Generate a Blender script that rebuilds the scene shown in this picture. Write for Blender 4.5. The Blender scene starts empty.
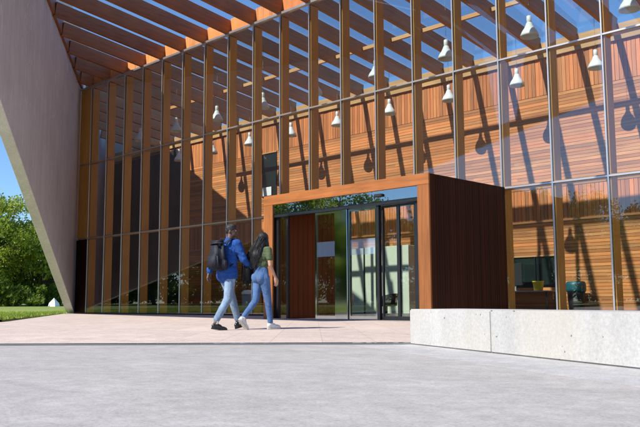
import bpy, bmesh, math, random
from mathutils import Vector, Matrix, noise as nz
rnd = random.Random(7)
R = math.radians
sc = bpy.context.scene
C = sc.collection

# ------------------------------------------------------------------ camera, sky, sun, exposure
YAW, TILT, ROLL = .7768, .1137, -.0051
fw = Vector((-math.sin(YAW)*math.cos(TILT), math.cos(YAW)*math.cos(TILT), math.sin(TILT)))
rt = Vector((math.cos(YAW), math.sin(YAW), 0)); up = rt.cross(fw)
rt, up = rt*math.cos(ROLL)+up*math.sin(ROLL), up*math.cos(ROLL)-rt*math.sin(ROLL)
cd = bpy.data.cameras.new('camera'); cam = bpy.data.objects.new('camera', cd); C.objects.link(cam)
cd.sensor_width = 36; cd.lens = 779.03/640*36; cd.clip_end = 4000; cd.clip_start = .05
m = Matrix((rt, up, -fw)).transposed().to_4x4(); m.translation = Vector((0, -17.96, .45)); cam.matrix_world = m
sc.camera = cam

SUN = Vector((.152, 1, -.95)).normalized()            # the way the light travels
EL = math.asin(-SUN.z); AZ = math.atan2(-SUN.x, -SUN.y)
w = bpy.data.worlds.new('World'); sc.world = w; w.use_nodes = True
nt = w.node_tree; bg = nt.nodes['Background']
sky = nt.nodes.new('ShaderNodeTexSky'); sky.sky_type = 'NISHITA'; sky.sun_disc = False
sky.sun_elevation = EL; sky.sun_rotation = AZ; sky.air_density = 1.0; sky.dust_density = 0; sky.ozone_density = 9
nt.links.new(sky.outputs[0], bg.inputs[0]); bg.inputs[1].default_value = .135
sd = bpy.data.lights.new('sun', 'SUN'); sun = bpy.data.objects.new('sun', sd); C.objects.link(sun)
sd.energy = 5.0; sd.angle = R(.53); sd.color = (1, .95, .87)
sun.rotation_euler = SUN.to_track_quat('-Z', 'Y').to_euler(); sun.location = (-10, -40, 40)
vs = sc.view_settings; vs.view_transform = 'Standard'; vs.look = 'None'; vs.gamma = 1; vs.use_curve_mapping = False
vs.exposure = .42
cy = sc.cycles; cy.max_bounces = 8; cy.diffuse_bounces = 4; cy.glossy_bounces = 4; cy.transmission_bounces = 6
cy.transparent_max_bounces = 32; cy.caustics_reflective = False; cy.caustics_refractive = False
cy.use_denoising = True; cy.sample_clamp_indirect = 6

# ------------------------------------------------------------------ materials
MATS = {}
def new_mat(name):
    mt = bpy.data.materials.new(name); mt.use_nodes = True; MATS[name] = mt
    return mt, mt.node_tree, mt.node_tree.nodes['Principled BSDF']
def N(nt, t, **kw):
    n = nt.nodes.new(t)
    for k, v in kw.items(): setattr(n, k, v)
    return n
def pos(nt, scale, loc=(0, 0, 0), rot=(0, 0, 0), obj=False):
    if obj:
        g = N(nt, 'ShaderNodeTexCoord'); out = g.outputs['Object']
    else:
        g = N(nt, 'ShaderNodeNewGeometry'); out = g.outputs['Position']
    mp = N(nt, 'ShaderNodeMapping'); mp.inputs['Scale'].default_value = scale
    mp.inputs['Location'].default_value = loc; mp.inputs['Rotation'].default_value = rot
    nt.links.new(out, mp.inputs[0]); return mp.outputs[0]
def noise(nt, vec, scale=1, detail=4, rough=.55, dist=0):
    n = N(nt, 'ShaderNodeTexNoise'); n.inputs['Scale'].default_value = scale
    n.inputs['Detail'].default_value = detail; n.inputs['Roughness'].default_value = rough
    n.inputs['Distortion'].default_value = dist; nt.links.new(vec, n.inputs['Vector']); return n.outputs['Fac']
def ramp(nt, fac, stops):
    r = N(nt, 'ShaderNodeValToRGB'); e = r.color_ramp.elements
    while len(e) < len(stops): e.new(.5)
    for el, (p, c) in zip(e, stops):
        el.position = p; el.color = (*c, 1) if len(c) == 3 else c
    nt.links.new(fac, r.inputs[0]); return r.outputs[0]
def mixc(nt, a, b, fac, mode='MIX'):
    mx = N(nt, 'ShaderNodeMix', data_type='RGBA', blend_type=mode)
    for s, v in ((mx.inputs['Factor'], fac), (mx.inputs[6], a), (mx.inputs[7], b)):
        if isinstance(v, (int, float)): s.default_value = v
        elif isinstance(v, tuple): s.default_value = (*v, 1)
        else: nt.links.new(v, s)
    return mx.outputs[2]
def mth(nt, op, a, b=0.):
    n = N(nt, 'ShaderNodeMath', operation=op)
    for s, v in ((n.inputs[0], a), (n.inputs[1], b)):
        if isinstance(v, (int, float)): s.default_value = v
        else: nt.links.new(v, s)
    return n.outputs[0]
def bump(nt, bsdf, h, strength=.3, dist=.01):
    b = N(nt, 'ShaderNodeBump'); b.inputs['Strength'].default_value = strength; b.inputs['Distance'].default_value = dist
    nt.links.new(h, b.inputs['Height']); nt.links.new(b.outputs[0], bsdf.inputs['Normal'])
def rand_piece(nt):
    oi = N(nt, 'ShaderNodeObjectInfo'); g = N(nt, 'ShaderNodeNewGeometry')
    return mth(nt, 'FRACT', mth(nt, 'ADD', oi.outputs['Random'], g.outputs['Random Per Island']))
def scl(c, k): return tuple(x*k for x in c)
def wood(name, base, axis, rough=.55, var=.35, dark=.55, warm=None, blotch=.25, lam=False):
    mt, t, b = new_mat(name)
    s = [16., 16., 16.]; s[axis] = .9
    rp = rand_piece(t)
    comb = N(t, 'ShaderNodeCombineXYZ')
    for i in range(3): t.links.new(mth(t, 'MULTIPLY', rp, 37.+11*i), comb.inputs[i])
    va = N(t, 'ShaderNodeVectorMath', operation='ADD'); t.links.new(pos(t, tuple(s)), va.inputs[0]); t.links.new(comb.outputs[0], va.inputs[1])
    g = noise(t, va.outputs[0], 1.0, 5, .6, .6)
    col = ramp(t, g, [(.25, scl(base, dark)), (.5, base), (.78, scl(base, 1.3))])
    warm = warm or (base[0]*1.15, base[1]*.8, base[2]*.6)
    col = mixc(t, col, mixc(t, col, warm, .7), rp)
    val = mth(t, 'ADD', mth(t, 'MULTIPLY', mth(t, 'FRACT', mth(t, 'MULTIPLY', rp, 7.31)), var), 1-var*.6)
    big = mth(t, 'ADD', mth(t, 'MULTIPLY', noise(t, pos(t, (.7, .7, .7)), 1.3, 4), blotch*2), 1-blotch)
    if lam:                                    # glue lines between the laminations
        sx = N(t, 'ShaderNodeSeparateXYZ'); t.links.new(pos(t, (1, .13, 1)), sx.inputs[0])
        q = mth(t, 'MULTIPLY', mth(t, 'ADD', sx.outputs[2], sx.outputs[1]), 20.); fl = mth(t, 'FRACT', q)
        tone = mth(t, 'FRACT', mth(t, 'MULTIPLY', mth(t, 'SINE', mth(t, 'FLOOR', q)), 43.7))
        col = mixc(t, col, scl(base, .35), mth(t, 'MULTIPLY', mth(t, 'LESS_THAN', fl, .09), .6)); col = mixc(t, col, scl(base, 1.4), mth(t, 'MULTIPLY', tone, .35))
    hs = N(t, 'ShaderNodeHueSaturation'); t.links.new(col, hs.inputs['Color']); t.links.new(mth(t, 'MULTIPLY', val, big), hs.inputs['Value'])
    t.links.new(hs.outputs[0], b.inputs['Base Color'])
    b.inputs['Roughness'].default_value = rough
    bump(t, b, g, .25, .004)
    return mt
def plain(name, col, rough=.5, metal=0., nscale=6., namp=.12, bmp=0., spec=.5):
    mt, t, b = new_mat(name)
    n = noise(t, pos(t, (1, 1, 1)), nscale, 5)
    t.links.new(ramp(t, n, [(.25, scl(col, 1-namp)), (.75, scl(col, 1+namp))]), b.inputs['Base Color'])
    b.inputs['Roughness'].default_value = rough; b.inputs['Metallic'].default_value = metal
    b.inputs['Specular IOR Level'].default_value = spec
    if bmp: bump(t, b, n, bmp, .01)
    return mt
def glass(name, f0=.1, tint=(.93, .97, .96), rough=.0):
    mt, t, b = new_mat(name); t.nodes.remove(b)
    lw = N(t, 'ShaderNodeLayerWeight'); lw.inputs[0].default_value = .5
    p5 = mth(t, 'POWER', lw.outputs['Facing'], 5.)
    f = mth(t, 'ADD', mth(t, 'MULTIPLY', p5, 1-f0), f0)
    tr = N(t, 'ShaderNodeBsdfTransparent'); tr.inputs[0].default_value = (*tint, 1)
    gl = N(t, 'ShaderNodeBsdfGlossy'); gl.inputs['Roughness'].default_value = rough
    mx = N(t, 'ShaderNodeMixShader'); t.links.new(f, mx.inputs[0]); t.links.new(tr.outputs[0], mx.inputs[1]); t.links.new(gl.outputs[0], mx.inputs[2])
    t.links.new(mx.outputs[0], t.nodes['Material Output'].inputs[0]); return mt

M = {}
M['clad_h'] = wood('cladding_horizontal', (.58, .25, .085), 0, .6, .58, .5)
M['clad_v'] = wood('cladding_vertical', (.58, .225, .075), 2, .6, .55, .5)
M['fin'] = wood('fin_timber', (.58, .31, .075), 2, .55, .15, .75)
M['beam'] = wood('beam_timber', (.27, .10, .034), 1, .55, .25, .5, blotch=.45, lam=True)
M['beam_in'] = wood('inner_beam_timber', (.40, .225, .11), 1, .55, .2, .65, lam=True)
M['block'] = wood('blocking_timber', (.60, .25, .08), 2, .55, .35, .25, blotch=.5)
M['rail_w'] = wood('rail_timber', (.56, .33, .14), 0, .55, .15, .75)
M['portal_v'] = wood('portal_timber_upright', (.29, .10, .023), 2, .5, .2, .6, blotch=.35)
M['portal_h'] = wood('portal_timber_header', (.32, .11, .025), 0, .5, .2, .6, blotch=.35)
M['lining'] = wood('lining_timber', (.24, .075, .028), 2, .5, .3, .7)
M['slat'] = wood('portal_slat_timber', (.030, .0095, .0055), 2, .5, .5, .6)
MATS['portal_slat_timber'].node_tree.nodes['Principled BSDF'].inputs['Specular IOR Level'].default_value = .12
M['alu'] = plain('aluminium', (.62, .63, .65), .35, .85, 3., .06)
M['steel'] = plain('brushed_steel', (.42, .45, .48), .06, 1., 2., .1)
M['dark'] = plain('dark_metal', (.02, .022, .026), .35, .3, 5., .2)
M['glass'] = glass('facade_glass', .078)
M['door_glass'] = glass('door_glass', .06, (.86, .93, .92))
M['mirror_glass'] = glass('mirror_glass', .30, (.8, .86, .86))
M['roof_glass'] = glass('roof_glass', .03, (.96, .98, 1.))
def film():
    mt, t, b = new_mat('frosted_film'); b.inputs['Base Color'].default_value = (.34, .50, .68, 1); b.inputs['Roughness'].default_value = .5
    tr = N(t, 'ShaderNodeBsdfTransparent'); mx = N(t, 'ShaderNodeMixShader'); mx.inputs[0].default_value = .24
    t.links.new(tr.outputs[0], mx.inputs[1]); t.links.new(b.outputs[0], mx.inputs[2]); t.links.new(mx.outputs[0], t.nodes['Material Output'].inputs[0]); return mt
M['band'] = film()
M['white'] = plain('white_enamel', (.80, .81, .80), .3, 0, 6., .03)
M['cream'] = plain('cream_plaster', (.66, .65, .52), .8, 0, 2., .05)
M['black'] = plain('matt_black', (.012, .012, .014), .6, 0, 8., .2)
M['teal'] = plain('teal_plastic', (.008, .10, .125), .45, 0, 9., .3)
M['yellow'] = plain('yellow_plastic', (.80, .62, .01), .4, 0, 9., .05)
M['grey'] = plain('grey_plastic', (.28, .29, .30), .5, 0, 9., .08)
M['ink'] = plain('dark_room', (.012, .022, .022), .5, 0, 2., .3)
M['floor'] = plain('lobby_tile', (.085, .075, .07), .35, 0, 1.5, .15)
M['tent'] = plain('tent_fabric', (.82, .83, .84), .7, 0, 3., .03)
M['bark'] = plain('bark', (.09, .065, .045), .9, 0, 9., .35, .6)

def concrete(name, col, streak=True, pits=True, glints=False):
    mt, t, b = new_mat(name)
    big = noise(t, pos(t, (.6, .6, .6)), 1.2, 6, .6)
    fine = noise(t, pos(t, (1, 1, 1)), 38., 5, .7)
    c = ramp(t, big, [(.28, scl(col, .88)), (.72, scl(col, 1.08))])
    c = mixc(t, c, ramp(t, fine, [(.3, (.78, .78, .78)), (.7, (1.08, 1.08, 1.08))]), 1., 'MULTIPLY')
    if streak:
        st = noise(t, pos(t, (5., 5., .18)), 1., 4, .6)
        c = mixc(t, c, ramp(t, st, [(.35, (.94, .935, .93)), (.65, (1.03, 1.03, 1.03))]), 1., 'MULTIPLY')
    if glints:   # faint pale lines painted for sunlight the glass throws onto the face
        wv = noise(t, pos(t, (.35, .35, .05), (3.1, 0, 0)), 3., 3, .5, 1.5)
        ln = ramp(t, wv, [(.492, (0, 0, 0)), (.5, (1, 1, 1)), (.508, (0, 0, 0))])
        c = mixc(t, c, scl(col, 1.28), mth(t, 'MULTIPLY', ln, .6))
    if pits:
        c = mixc(t, c, (col[0]*.98, col[1]*.90, col[2]*.74), mth(t, 'MULTIPLY', ramp(t, noise(t, pos(t, (1.2, 1.2, .5), (5, 1, 2)), 1., 4), [(.45, (0, 0, 0)), (.75, (1, 1, 1))]), .6))
        vo = N(t, 'ShaderNodeTexVoronoi'); vo.inputs['Scale'].default_value = 13.; wob = N(t, 'ShaderNodeVectorMath', operation='ADD'); nn = N(t, 'ShaderNodeTexNoise'); nn.inputs['Scale'].default_value = 45.; sc_ = N(t, 'ShaderNodeVectorMath', operation='SCALE'); sc_.inputs['Scale'].default_value = .022; pp = pos(t, (1, 1, 1)); t.links.new(pp, nn.inputs['Vector']); t.links.new(nn.outputs['Color'], sc_.inputs[0]); t.links.new(pp, wob.inputs[0]); t.links.new(sc_.outputs[0], wob.inputs[1]); t.links.new(wob.outputs[0], vo.inputs['Vector'])
        sel = N(t, 'ShaderNodeSeparateColor'); t.links.new(vo.outputs['Color'], sel.inputs[0])
        rad = mth(t, 'MULTIPLY', mth(t, 'MAXIMUM', mth(t, 'SUBTRACT', sel.outputs[0], .25), 0.), .20)
        pit = mth(t, 'LESS_THAN', vo.outputs['Distance'], rad)
        c = mixc(t, c, scl(col, .28), mth(t, 'MULTIPLY', pit, .85))
    t.links.new(c, b.inputs['Base Color']); b.inputs['Roughness'].default_value = .85
    bump(t, b, fine, .35, .004)
    return mt
M['wall_conc'] = concrete('wall_concrete', (.70, .70, .705), True, False, True)
M['bench_conc'] = concrete('bench_concrete', (.50, .49, .47), True, True)

def paving(name, col, rot, joints=False):
    mt, t, b = new_mat(name)
    fine = noise(t, pos(t, (1, 1, 1)), 55., 6, .75)
    mid = noise(t, pos(t, (1.4, 2.2, 1), rot=(0, 0, rot)), 1.1, 7, .7, .6)
    big = noise(t, pos(t, (.25, .25, 1)), 1., 4); med = noise(t, pos(t, (1, 1, 1)), 9., 5, .7)
    c = ramp(t, mid, [(.28, scl(col, .82)), (.72, scl(col, 1.12))])
    c = mixc(t, c, ramp(t, med, [(.32, (.84, .84, .84)), (.68, (1.1, 1.1, 1.1))]), 1., 'MULTIPLY')
    c = mixc(t, c, ramp(t, fine, [(.3, (.66, .66, .67)), (.5, (1., 1., 1.)), (.72, (1.2, 1.2, 1.2))]), 1., 'MULTIPLY')
    c = mixc(t, c, ramp(t, big, [(.3, (.93, .93, .93)), (.7, (1.05, 1.05, 1.05))]), 1., 'MULTIPLY')
    vo = N(t, 'ShaderNodeTexVoronoi'); vo.inputs['Scale'].default_value = 6.; t.links.new(pos(t, (1, 1, 1)), vo.inputs['Vector'])
    sp = N(t, 'ShaderNodeSeparateColor'); t.links.new(vo.outputs['Color'], sp.inputs[0])
    spot = mth(t, 'LESS_THAN', vo.outputs['Distance'], mth(t, 'MULTIPLY', mth(t, 'MAXIMUM', mth(t, 'SUBTRACT', sp.outputs[0], .7), 0.), .3))
    c = mixc(t, c, scl(col, .6), mth(t, 'MULTIPLY', spot, .6))          # small old stains and grit
    if joints:
        br = N(t, 'ShaderNodeTexBrick'); br.inputs['Scale'].default_value = 1.; br.inputs['Brick Width'].default_value = 1.2; br.inputs['Row Height'].default_value = .6; br.inputs['Mortar Size'].default_value = .006
        br.inputs['Color1'].default_value = (.96, .96, .96, 1); br.inputs['Color2'].default_value = (1.05, 1.03, 1.02, 1); br.inputs['Mortar'].default_value = (.78, .76, .74, 1)
        t.links.new(pos(t, (1, 1, 1), rot=(0, 0, R(45))), br.inputs['Vector']); c = mixc(t, c, br.outputs[0], 1., 'MULTIPLY')
    t.links.new(c, b.inputs['Base Color']); b.inputs['Roughness'].default_value = .8
    bump(t, b, fine, .5, .004)
    return mt
M['plaza'] = paving('plaza_concrete', (.425, .40, .375), -R(47))
M['apron'] = paving('apron_concrete', (.46, .445, .43), -R(47))
M['deck'] = paving('deck_stone', (.60, .495, .425), R(0), joints=True)
def lawn_mat():
    mt, t, b = new_mat('lawn_grass')
    n1 = noise(t, pos(t, (1, 1, 1)), 1.2, 6, .7); n2 = noise(t, pos(t, (1, 1, 1)), 30., 4, .7)
    c = ramp(t, n1, [(.3, (.18, .235, .045)), (.7, (.27, .32, .065))])
    c = mixc(t, c, ramp(t, n2, [(.3, (.6, .6, .6)), (.7, (1.25, 1.25, 1.2))]), 1., 'MULTIPLY')
    t.links.new(c, b.inputs['Base Color']); b.inputs['Roughness'].default_value = .85; bump(t, b, n2, .8, .03)
    return mt
M['lawn'] = lawn_mat()
def leaf_mat(name, a, b_):
    mt, t, b = new_mat(name)
    rp = rand_piece(t)
    c = ramp(t, rp, [(0, a), (1, b_)])
    t.links.new(c, b.inputs['Base Color']); b.inputs['Roughness'].default_value = .55
    tl = N(t, 'ShaderNodeBsdfTranslucent'); t.links.new(c, tl.inputs[0])
    mx = N(t, 'ShaderNodeMixShader'); mx.inputs[0].default_value = .45
    t.links.new(b.outputs[0], mx.inputs[1]); t.links.new(tl.outputs[0], mx.inputs[2])
    t.links.new(mx.outputs[0], t.nodes['Material Output'].inputs[0]); return mt
M['leaf'] = leaf_mat('leaf_green', (.15, .22, .015), (.40, .47, .05))
M['leaf2'] = leaf_mat('leaf_dark_green', (.09, .15, .016), (.24, .32, .035))
M['grass'] = leaf_mat('grass_blade', (.20, .29, .03), (.34, .43, .06))

# ------------------------------------------------------------------ helpers
def link(o, parent=None):
    C.objects.link(o)
    if parent is not None: o.parent = parent
    return o
def tag(o, label=None, cat=None, group=None, kind=None):
    for k, v in (('label', label), ('category', cat), ('group', group), ('kind', kind)):
        if v: o[k] = v
    return o
def thing(name, loc, label, cat, group=None, rz=0):
    e = bpy.data.objects.new(name, None); e.location = loc; e.rotation_euler = (0, 0, rz); e.empty_display_size = .2
    C.objects.link(e); return tag(e, label, cat, group)
def rootloc(p):
    v = Vector((0, 0, 0))
    while p is not None: v += p.location; p = p.parent
    return v
def meshobj(name, verts, faces, mat, parent=None, smooth=False, world=True):
    me = bpy.data.meshes.new(name); me.from_pydata(verts, [], faces); me.materials.append(mat)
    if smooth: me.polygons.foreach_set('use_smooth', [True]*len(me.polygons))
    o = bpy.data.objects.new(name, me); link(o, parent)
    if world and parent is not None: o.location = -rootloc(parent)
    return o
BOXC = {}
def box(name, x, y, z, mat, parent=None, bev=0., rot=None):
    """axis-aligned box given by world extents; alike boxes share mesh data"""
    d = (round(abs(x[1]-x[0]), 4), round(abs(y[1]-y[0]), 4), round(abs(z[1]-z[0]), 4)); key = (d, mat.name, bev)
    if key not in BOXC:
        bm = bmesh.new(); bmesh.ops.create_cube(bm, size=1)
        for v in bm.verts: v.co = Vector((v.co.x*d[0], v.co.y*d[1], v.co.z*d[2]))
        if bev: bmesh.ops.bevel(bm, geom=bm.edges[:], offset=bev, segments=1, affect='EDGES')
        me = bpy.data.meshes.new(name); bm.to_mesh(me); bm.free(); me.materials.append(mat); BOXC[key] = me
    o = bpy.data.objects.new(name, BOXC[key]); link(o, parent)
    o.location = Vector(((x[0]+x[1])/2, (y[0]+y[1])/2, (z[0]+z[1])/2)) - rootloc(parent)
    if rot: o.rotation_euler = rot
    return o
def multi_box(name, boxes, mat, parent=None):
    V, F = [], []
    for (x0, x1, y0, y1, z0, z1) in boxes:
        n = len(V)
        V += [(x0,y0,z0),(x1,y0,z0),(x1,y1,z0),(x0,y1,z0),(x0,y0,z1),(x1,y0,z1),(x1,y1,z1),(x0,y1,z1)]
        F += [tuple(n+i for i in f) for f in ((3,2,1,0),(4,5,6,7),(0,1,5,4),(1,2,6,5),(2,3,7,6),(3,0,4,7))]
    return meshobj(name, V, F, mat, parent)
def lathe(name, prof, mat, parent, loc=(0,0,0), seg=24):
    V, F = [], []
    for r_, z_ in prof:
        for k in range(seg):
            a = 2*math.pi*k/seg; V.append((r_*math.cos(a), r_*math.sin(a), z_))
    for i in range(len(prof)-1):
        for k in range(seg):
            a, b = i*seg+k, i*seg+(k+1) % seg; F.append((a, b, b+seg, a+seg))
    o = meshobj(name, V, F, mat, parent, True, False); o.location = loc; return o
def copy_tree(o, parent=None):
    c = o.copy(); C.objects.link(c); c.parent = parent
    for ch in list(o.children): copy_tree(ch, c)
    return c
def prism(name, poly, vec, mat, parent=None):
    """planar polygon (3-D points) pushed along vec"""
    n = len(poly); V = [tuple(p) for p in poly]+[tuple(Vector(p)+Vector(vec)) for p in poly]
    F = [tuple(range(n)), tuple(range(2*n-1, n-1, -1))]+[(i, i+n, (i+1) % n+n, (i+1) % n) for i in range(n)]
    o = meshobj(name, V, F, mat, parent)
    bm = bmesh.new(); bm.from_mesh(o.data); bmesh.ops.recalc_face_normals(bm, faces=bm.faces[:]); bm.to_mesh(o.data); bm.free()
    return o

# ------------------------------------------------------------------ ground
D = 7.7                       # depth of the glazed hall
XF = -33.64                   # foot of the concrete wall on the facade line
XM = [-7.985-1.45*i for i in range(-8, 18)]   # mullion lines
WD = Vector((.81, -.586, 0)).normalized()      # the splayed wall runs out this way
WN = Vector((-.59, -.81, 0)).normalized()
XR = XM[0]+.05
o = meshobj('ground', [(-900,-900,-.012),(900,-900,-.012),(900,900,-.012),(-900,900,-.012)], [(0,1,2,3)], M['lawn']); tag(o, kind='structure')
o = meshobj('plaza', [(-33.3,-.75,0),(-19.6,-9.43,0),(-30,-24,.004),(-46,-46,.004),(70,-46,0),(70,-.0,0),(-33.3,0,0)], [tuple(range(7))], M['plaza']); tag(o, kind='structure')
P0 = Vector((-14.2, -19.4, 0)); P1 = Vector((-5.2, -11.1, 0)); dl = (P1-P0).normalized(); dn = Vector((-dl.y, dl.x, 0))
# where the drain line meets the lawn edge
PL = Vector((-11.6, -14.5, 0))
P0 = P1-dl*5.9
deck = [P0+Vector((0,0,.004)), P1+Vector((0,0,.004)), Vector((4.5,-15.7,.004)), Vector((14,-20,.004)), Vector((14,-.02,.004)), Vector((-33.3,-.02,.004)), Vector((-33.3,-.70,.004)), Vector((-19.6,-9.41,.004)), Vector((-14.5,-14.64,.004))]
o = prism('deck', [v-Vector((0,0,.03)) for v in deck], (0,0,.03), M['deck']); tag(o, kind='structure')
BA = Vector((-5.25,-11.25,0)); BB = Vector((4.2,-15.85,0)); bd = (BB-BA).normalized(); bn = Vector((-bd.y, bd.x, 0))
o = prism('apron', [v-Vector((0,0,.03)) for v in (BA-bn*.0, BA-bn*.62-bd*.05, BB-bn*.95, BB-bn*.0)], (0,0,.0315), M['apron']); tag(o, kind='structure')
# lawn with a slight rise away from the plaza
def lawn_z(x, y):
    d = max(0, (-(x+33.3)*.536-(y+.75)*.844)); q = math.hypot(x+33, y)
    return .02+min(1, q/75)**1.5*.38 if q < 140 else .4
V, F = [], []
e0, e1 = Vector((-33.3,-.75,0)), Vector((-19.6,-9.43,0)); ed = (e1-e0).normalized(); en = Vector((ed.y, -ed.x, 0)); en = en if en.x < 0 else -en
d2 = Vector((-.59,-.81,0))
edge = [(e0-ed*a, en) for a in (110, 70, 45, 30, 20, 10, 4)]+[(e0+ed*a, (en*(1-a/16.2)+(-d2.cross(Vector((0,0,1))))*a/16.2).normalized() if False else en) for a in (0, 4, 8, 12, 16.2)]
dd = [.0,.05,2,5,9,14,20,28,38,50,65,85,110,150,260,500]
rows = []
for p0, dv in edge: rows.append([p0+dv*b for b in dd])
last = edge[-1][0]
for k, ang_ in enumerate((.10, .3)):        # the edge turns away from the plaza
    rows.append([last+Vector((en.x*math.cos(ang_)-en.y*math.sin(ang_), en.x*math.sin(ang_)+en.y*math.cos(ang_), 0))*b for b in dd])
for r_ in rows:
    for j_, p in enumerate(r_): V.append((p.x, p.y, -.03 if j_ == 0 else lawn_z(p.x, p.y)+(.012 if j_ > 1 else 0)))
for i_ in range(len(rows)-1):
    for j_ in range(len(dd)-1):
        a = i_*len(dd)+j_; F.append((a, a+1, a+1+len(dd), a+len(dd)))
o = meshobj('lawn', V, F, M['lawn'], smooth=True); tag(o, kind='structure')
# grass blades on the near lawn
V, F = [], []
for k in range(26000):
    a = rnd.uniform(-6, 16); b = .04+rnd.random()**1.7*26
    p = e0+ed*a+en*b; z0 = lawn_z(p.x, p.y); h = rnd.uniform(.04, .10); t = rnd.uniform(0, 6.28); wv = rnd.uniform(.012, .03)
    n = len(V); dx, dy = math.cos(t)*wv, math.sin(t)*wv
    V += [(p.x-dx, p.y-dy, z0-.01), (p.x+dx, p.y+dy, z0-.01), (p.x+rnd.uniform(-.05,.05), p.y+rnd.uniform(-.05,.05), z0+h)]; F.append((n, n+1, n+2))
o = meshobj('grass', V, F, M['grass']); tag(o, 'short sunlit grass along the paving edge', 'grass', kind='stuff')
# drain
dr = thing('drain_channel', P0, 'narrow metal drain slot across the paving, left of the concrete bench', 'drain')
for s in (-1, 1):
    a = [P0+dn*(s*.05-.022), P1+dn*(s*.05-.022)-dl*.02, P1+dn*(s*.05+.022)-dl*.02, P0+dn*(s*.05+.022)]
    prism('edge_rail', [v+Vector((0,0,.0045)) for v in a], (0,0,.010), M['steel'], dr)
a = [P0-dn*.028, P1-dn*.028-dl*.02, P1+dn*.028-dl*.02, P0+dn*.028]
prism('slot', [v+Vector((0,0,.0042)) for v in a], (0,0,.003), M['dark'], dr)

# concrete bench: three cast lengths
bt = thing('concrete_bench', BA, 'long low pale concrete bench with pitted face on the plaza', 'bench')
HB = .375; cuts = [0, 1.62, 5.2, (BB-BA).length]
for i in range(3):
    a, b = BA+bd*(cuts[i]+(.004 if i else 0)), BA+bd*(cuts[i+1]-.004)
    poly = [a, b, b+bn*.62, a+bn*.62]
    s = prism('bench_segment', poly, (0,0,HB), M['bench_conc'], bt)
    bm = bmesh.new(); bm.from_mesh(s.data); bmesh.ops.bevel(bm, geom=bm.edges[:], offset=.012, segments=2, affect='EDGES'); bm.to_mesh(s.data); bm.free()

# ------------------------------------------------------------------ splayed concrete wall
wl = thing('concrete_wall', (XF,0,0), 'tall grey concrete wall leaning out over the lawn at the left end of the facade', 'wall')
hz = [(-13.3,0),(.12,0),(.12,.05),(23.8,9.18),(23.8,12.6),(20.7,11.2),(20.25,8.4),(19.45,8.1),(19.0,11.0),(17.6,13.3),(9.6,13.4),(0,13.4),(-13.3,13.4)]  # unseen notch in the outer top edge, shaped to let sun reach the entrance post
poly = [Vector((XF,0,0))+WD*h+Vector((0,0,z)) for h, z in hz]
wbody = prism('wall_body', poly, WN*.36, M['wall_conc'], wl)
bm = bmesh.new(); bm.from_mesh(wbody.data); bmesh.ops.bevel(bm, geom=bm.edges[:], offset=.015, segments=1, affect='EDGES'); bm.to_mesh(wbody.data); bm.free()
SL = .13                                   # the roof falls this much per metre towards the hall
def roof_z(y): return 10.55-SL*y
tp = []
for h in (.15, 9.4, 12.9):
    p = Vector((XF,0,0))+WD*h; tp.append(Vector((p.x, p.y, roof_z(p.y)+.16)))
pl = [tp[0]-Vector((0,0,.10)), tp[2]-Vector((0,0,.10)), tp[2]+Vector((0,0,.5)), tp[0]+Vector((0,0,.5))]
prism('timber_edging', [p-WN*.005 for p in pl], -WN*.10, M['beam'], wl)

# ------------------------------------------------------------------ glass facade
fa = thing('glass_facade', (-20,0,0), 'tall glass curtain wall with close vertical timber fins and metal caps', 'glass facade')
Z1, Z2, Z3 = 3.425, 6.915, 10.55
PX0, PX1 = -16.5, -10.73                    # portal
box('base_sill', (XF+.1, PX0-.02), (-.09,.16), (.0,.055), M['dark'], fa)
box('base_sill', (PX1+.02, XR), (-.09,.16), (.0,.055), M['dark'], fa)
for x in XM:
    low = Z1+.05 if PX0-.1 < x < PX1-.25 else .055
    mu = box('mullion', (x-.019, x+.019), (-.022,.018), (low, Z3-.01), M['alu'], fa, .006)
    f = box('timber_fin', (x-.05, x+.05), (.05,.40), (low, Z3-.06), M['fin'], fa, .004); f.parent = mu
    f.location = Vector((x, .225, (low+Z3-.06)/2))-rootloc(mu)
    k = box('gasket', (x-.02, x+.02), (.018,.05), (low, Z3-.01), M['dark'], fa); k.parent = mu
    k.location = Vector((x, .034, (low+Z3-.01)/2))-rootloc(mu)
bays = list(zip(XM[1:], XM[:-1]))+[(XF+.02, XM[-1])]
for a, b in bays:
    a2, b2 = a+.021, b-.021
    mid = (a+b)/2
    rows = [(.06, Z1-.04), (Z1+.04, Z2-.04), (Z2+.04, Z3-.05)]
    for j, (z0, z1) in enumerate(rows):
        if j == 0 and PX0-.1 < mid < PX1: continue
        if j == 0 and a < XF+.1:
            box('infill_panel', (a2, b2), (-.03, .01), (z0, z1), M['slat'], fa); continue
        if a < XF+.1:
            box('infill_panel', (a2, b2), (-.01, .03), (z0, z1), M['fin'], fa); continue
        if j == 0 and PX0 < b and a < PX0: b3 = PX0-.03
        else: b3 = b2
        box('pane', (a2, b3), (-.012, .012), (z0, z1), M['glass'], fa)
    for z in (Z1, Z2):
        if z == Z1 and PX0-.1 < mid < PX1: continue
        rl = box('transom', (a2, b2), (-.02,.02), (z-.024, z+.024), M['alu'], fa, .005)
        tw = box('transom_timber', (a+.052, b-.052), (.03,.20), (z-.04, z+.04), M['rail_w'], fa)
        tw.parent = rl; tw.location = Vector(((a+b)/2, .115, z))-rootloc(rl)
    box('head_rail', (a+.001, b-.001), (-.10,.03), (Z3-.045, Z3+.045), M['alu'], fa, .006)

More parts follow.
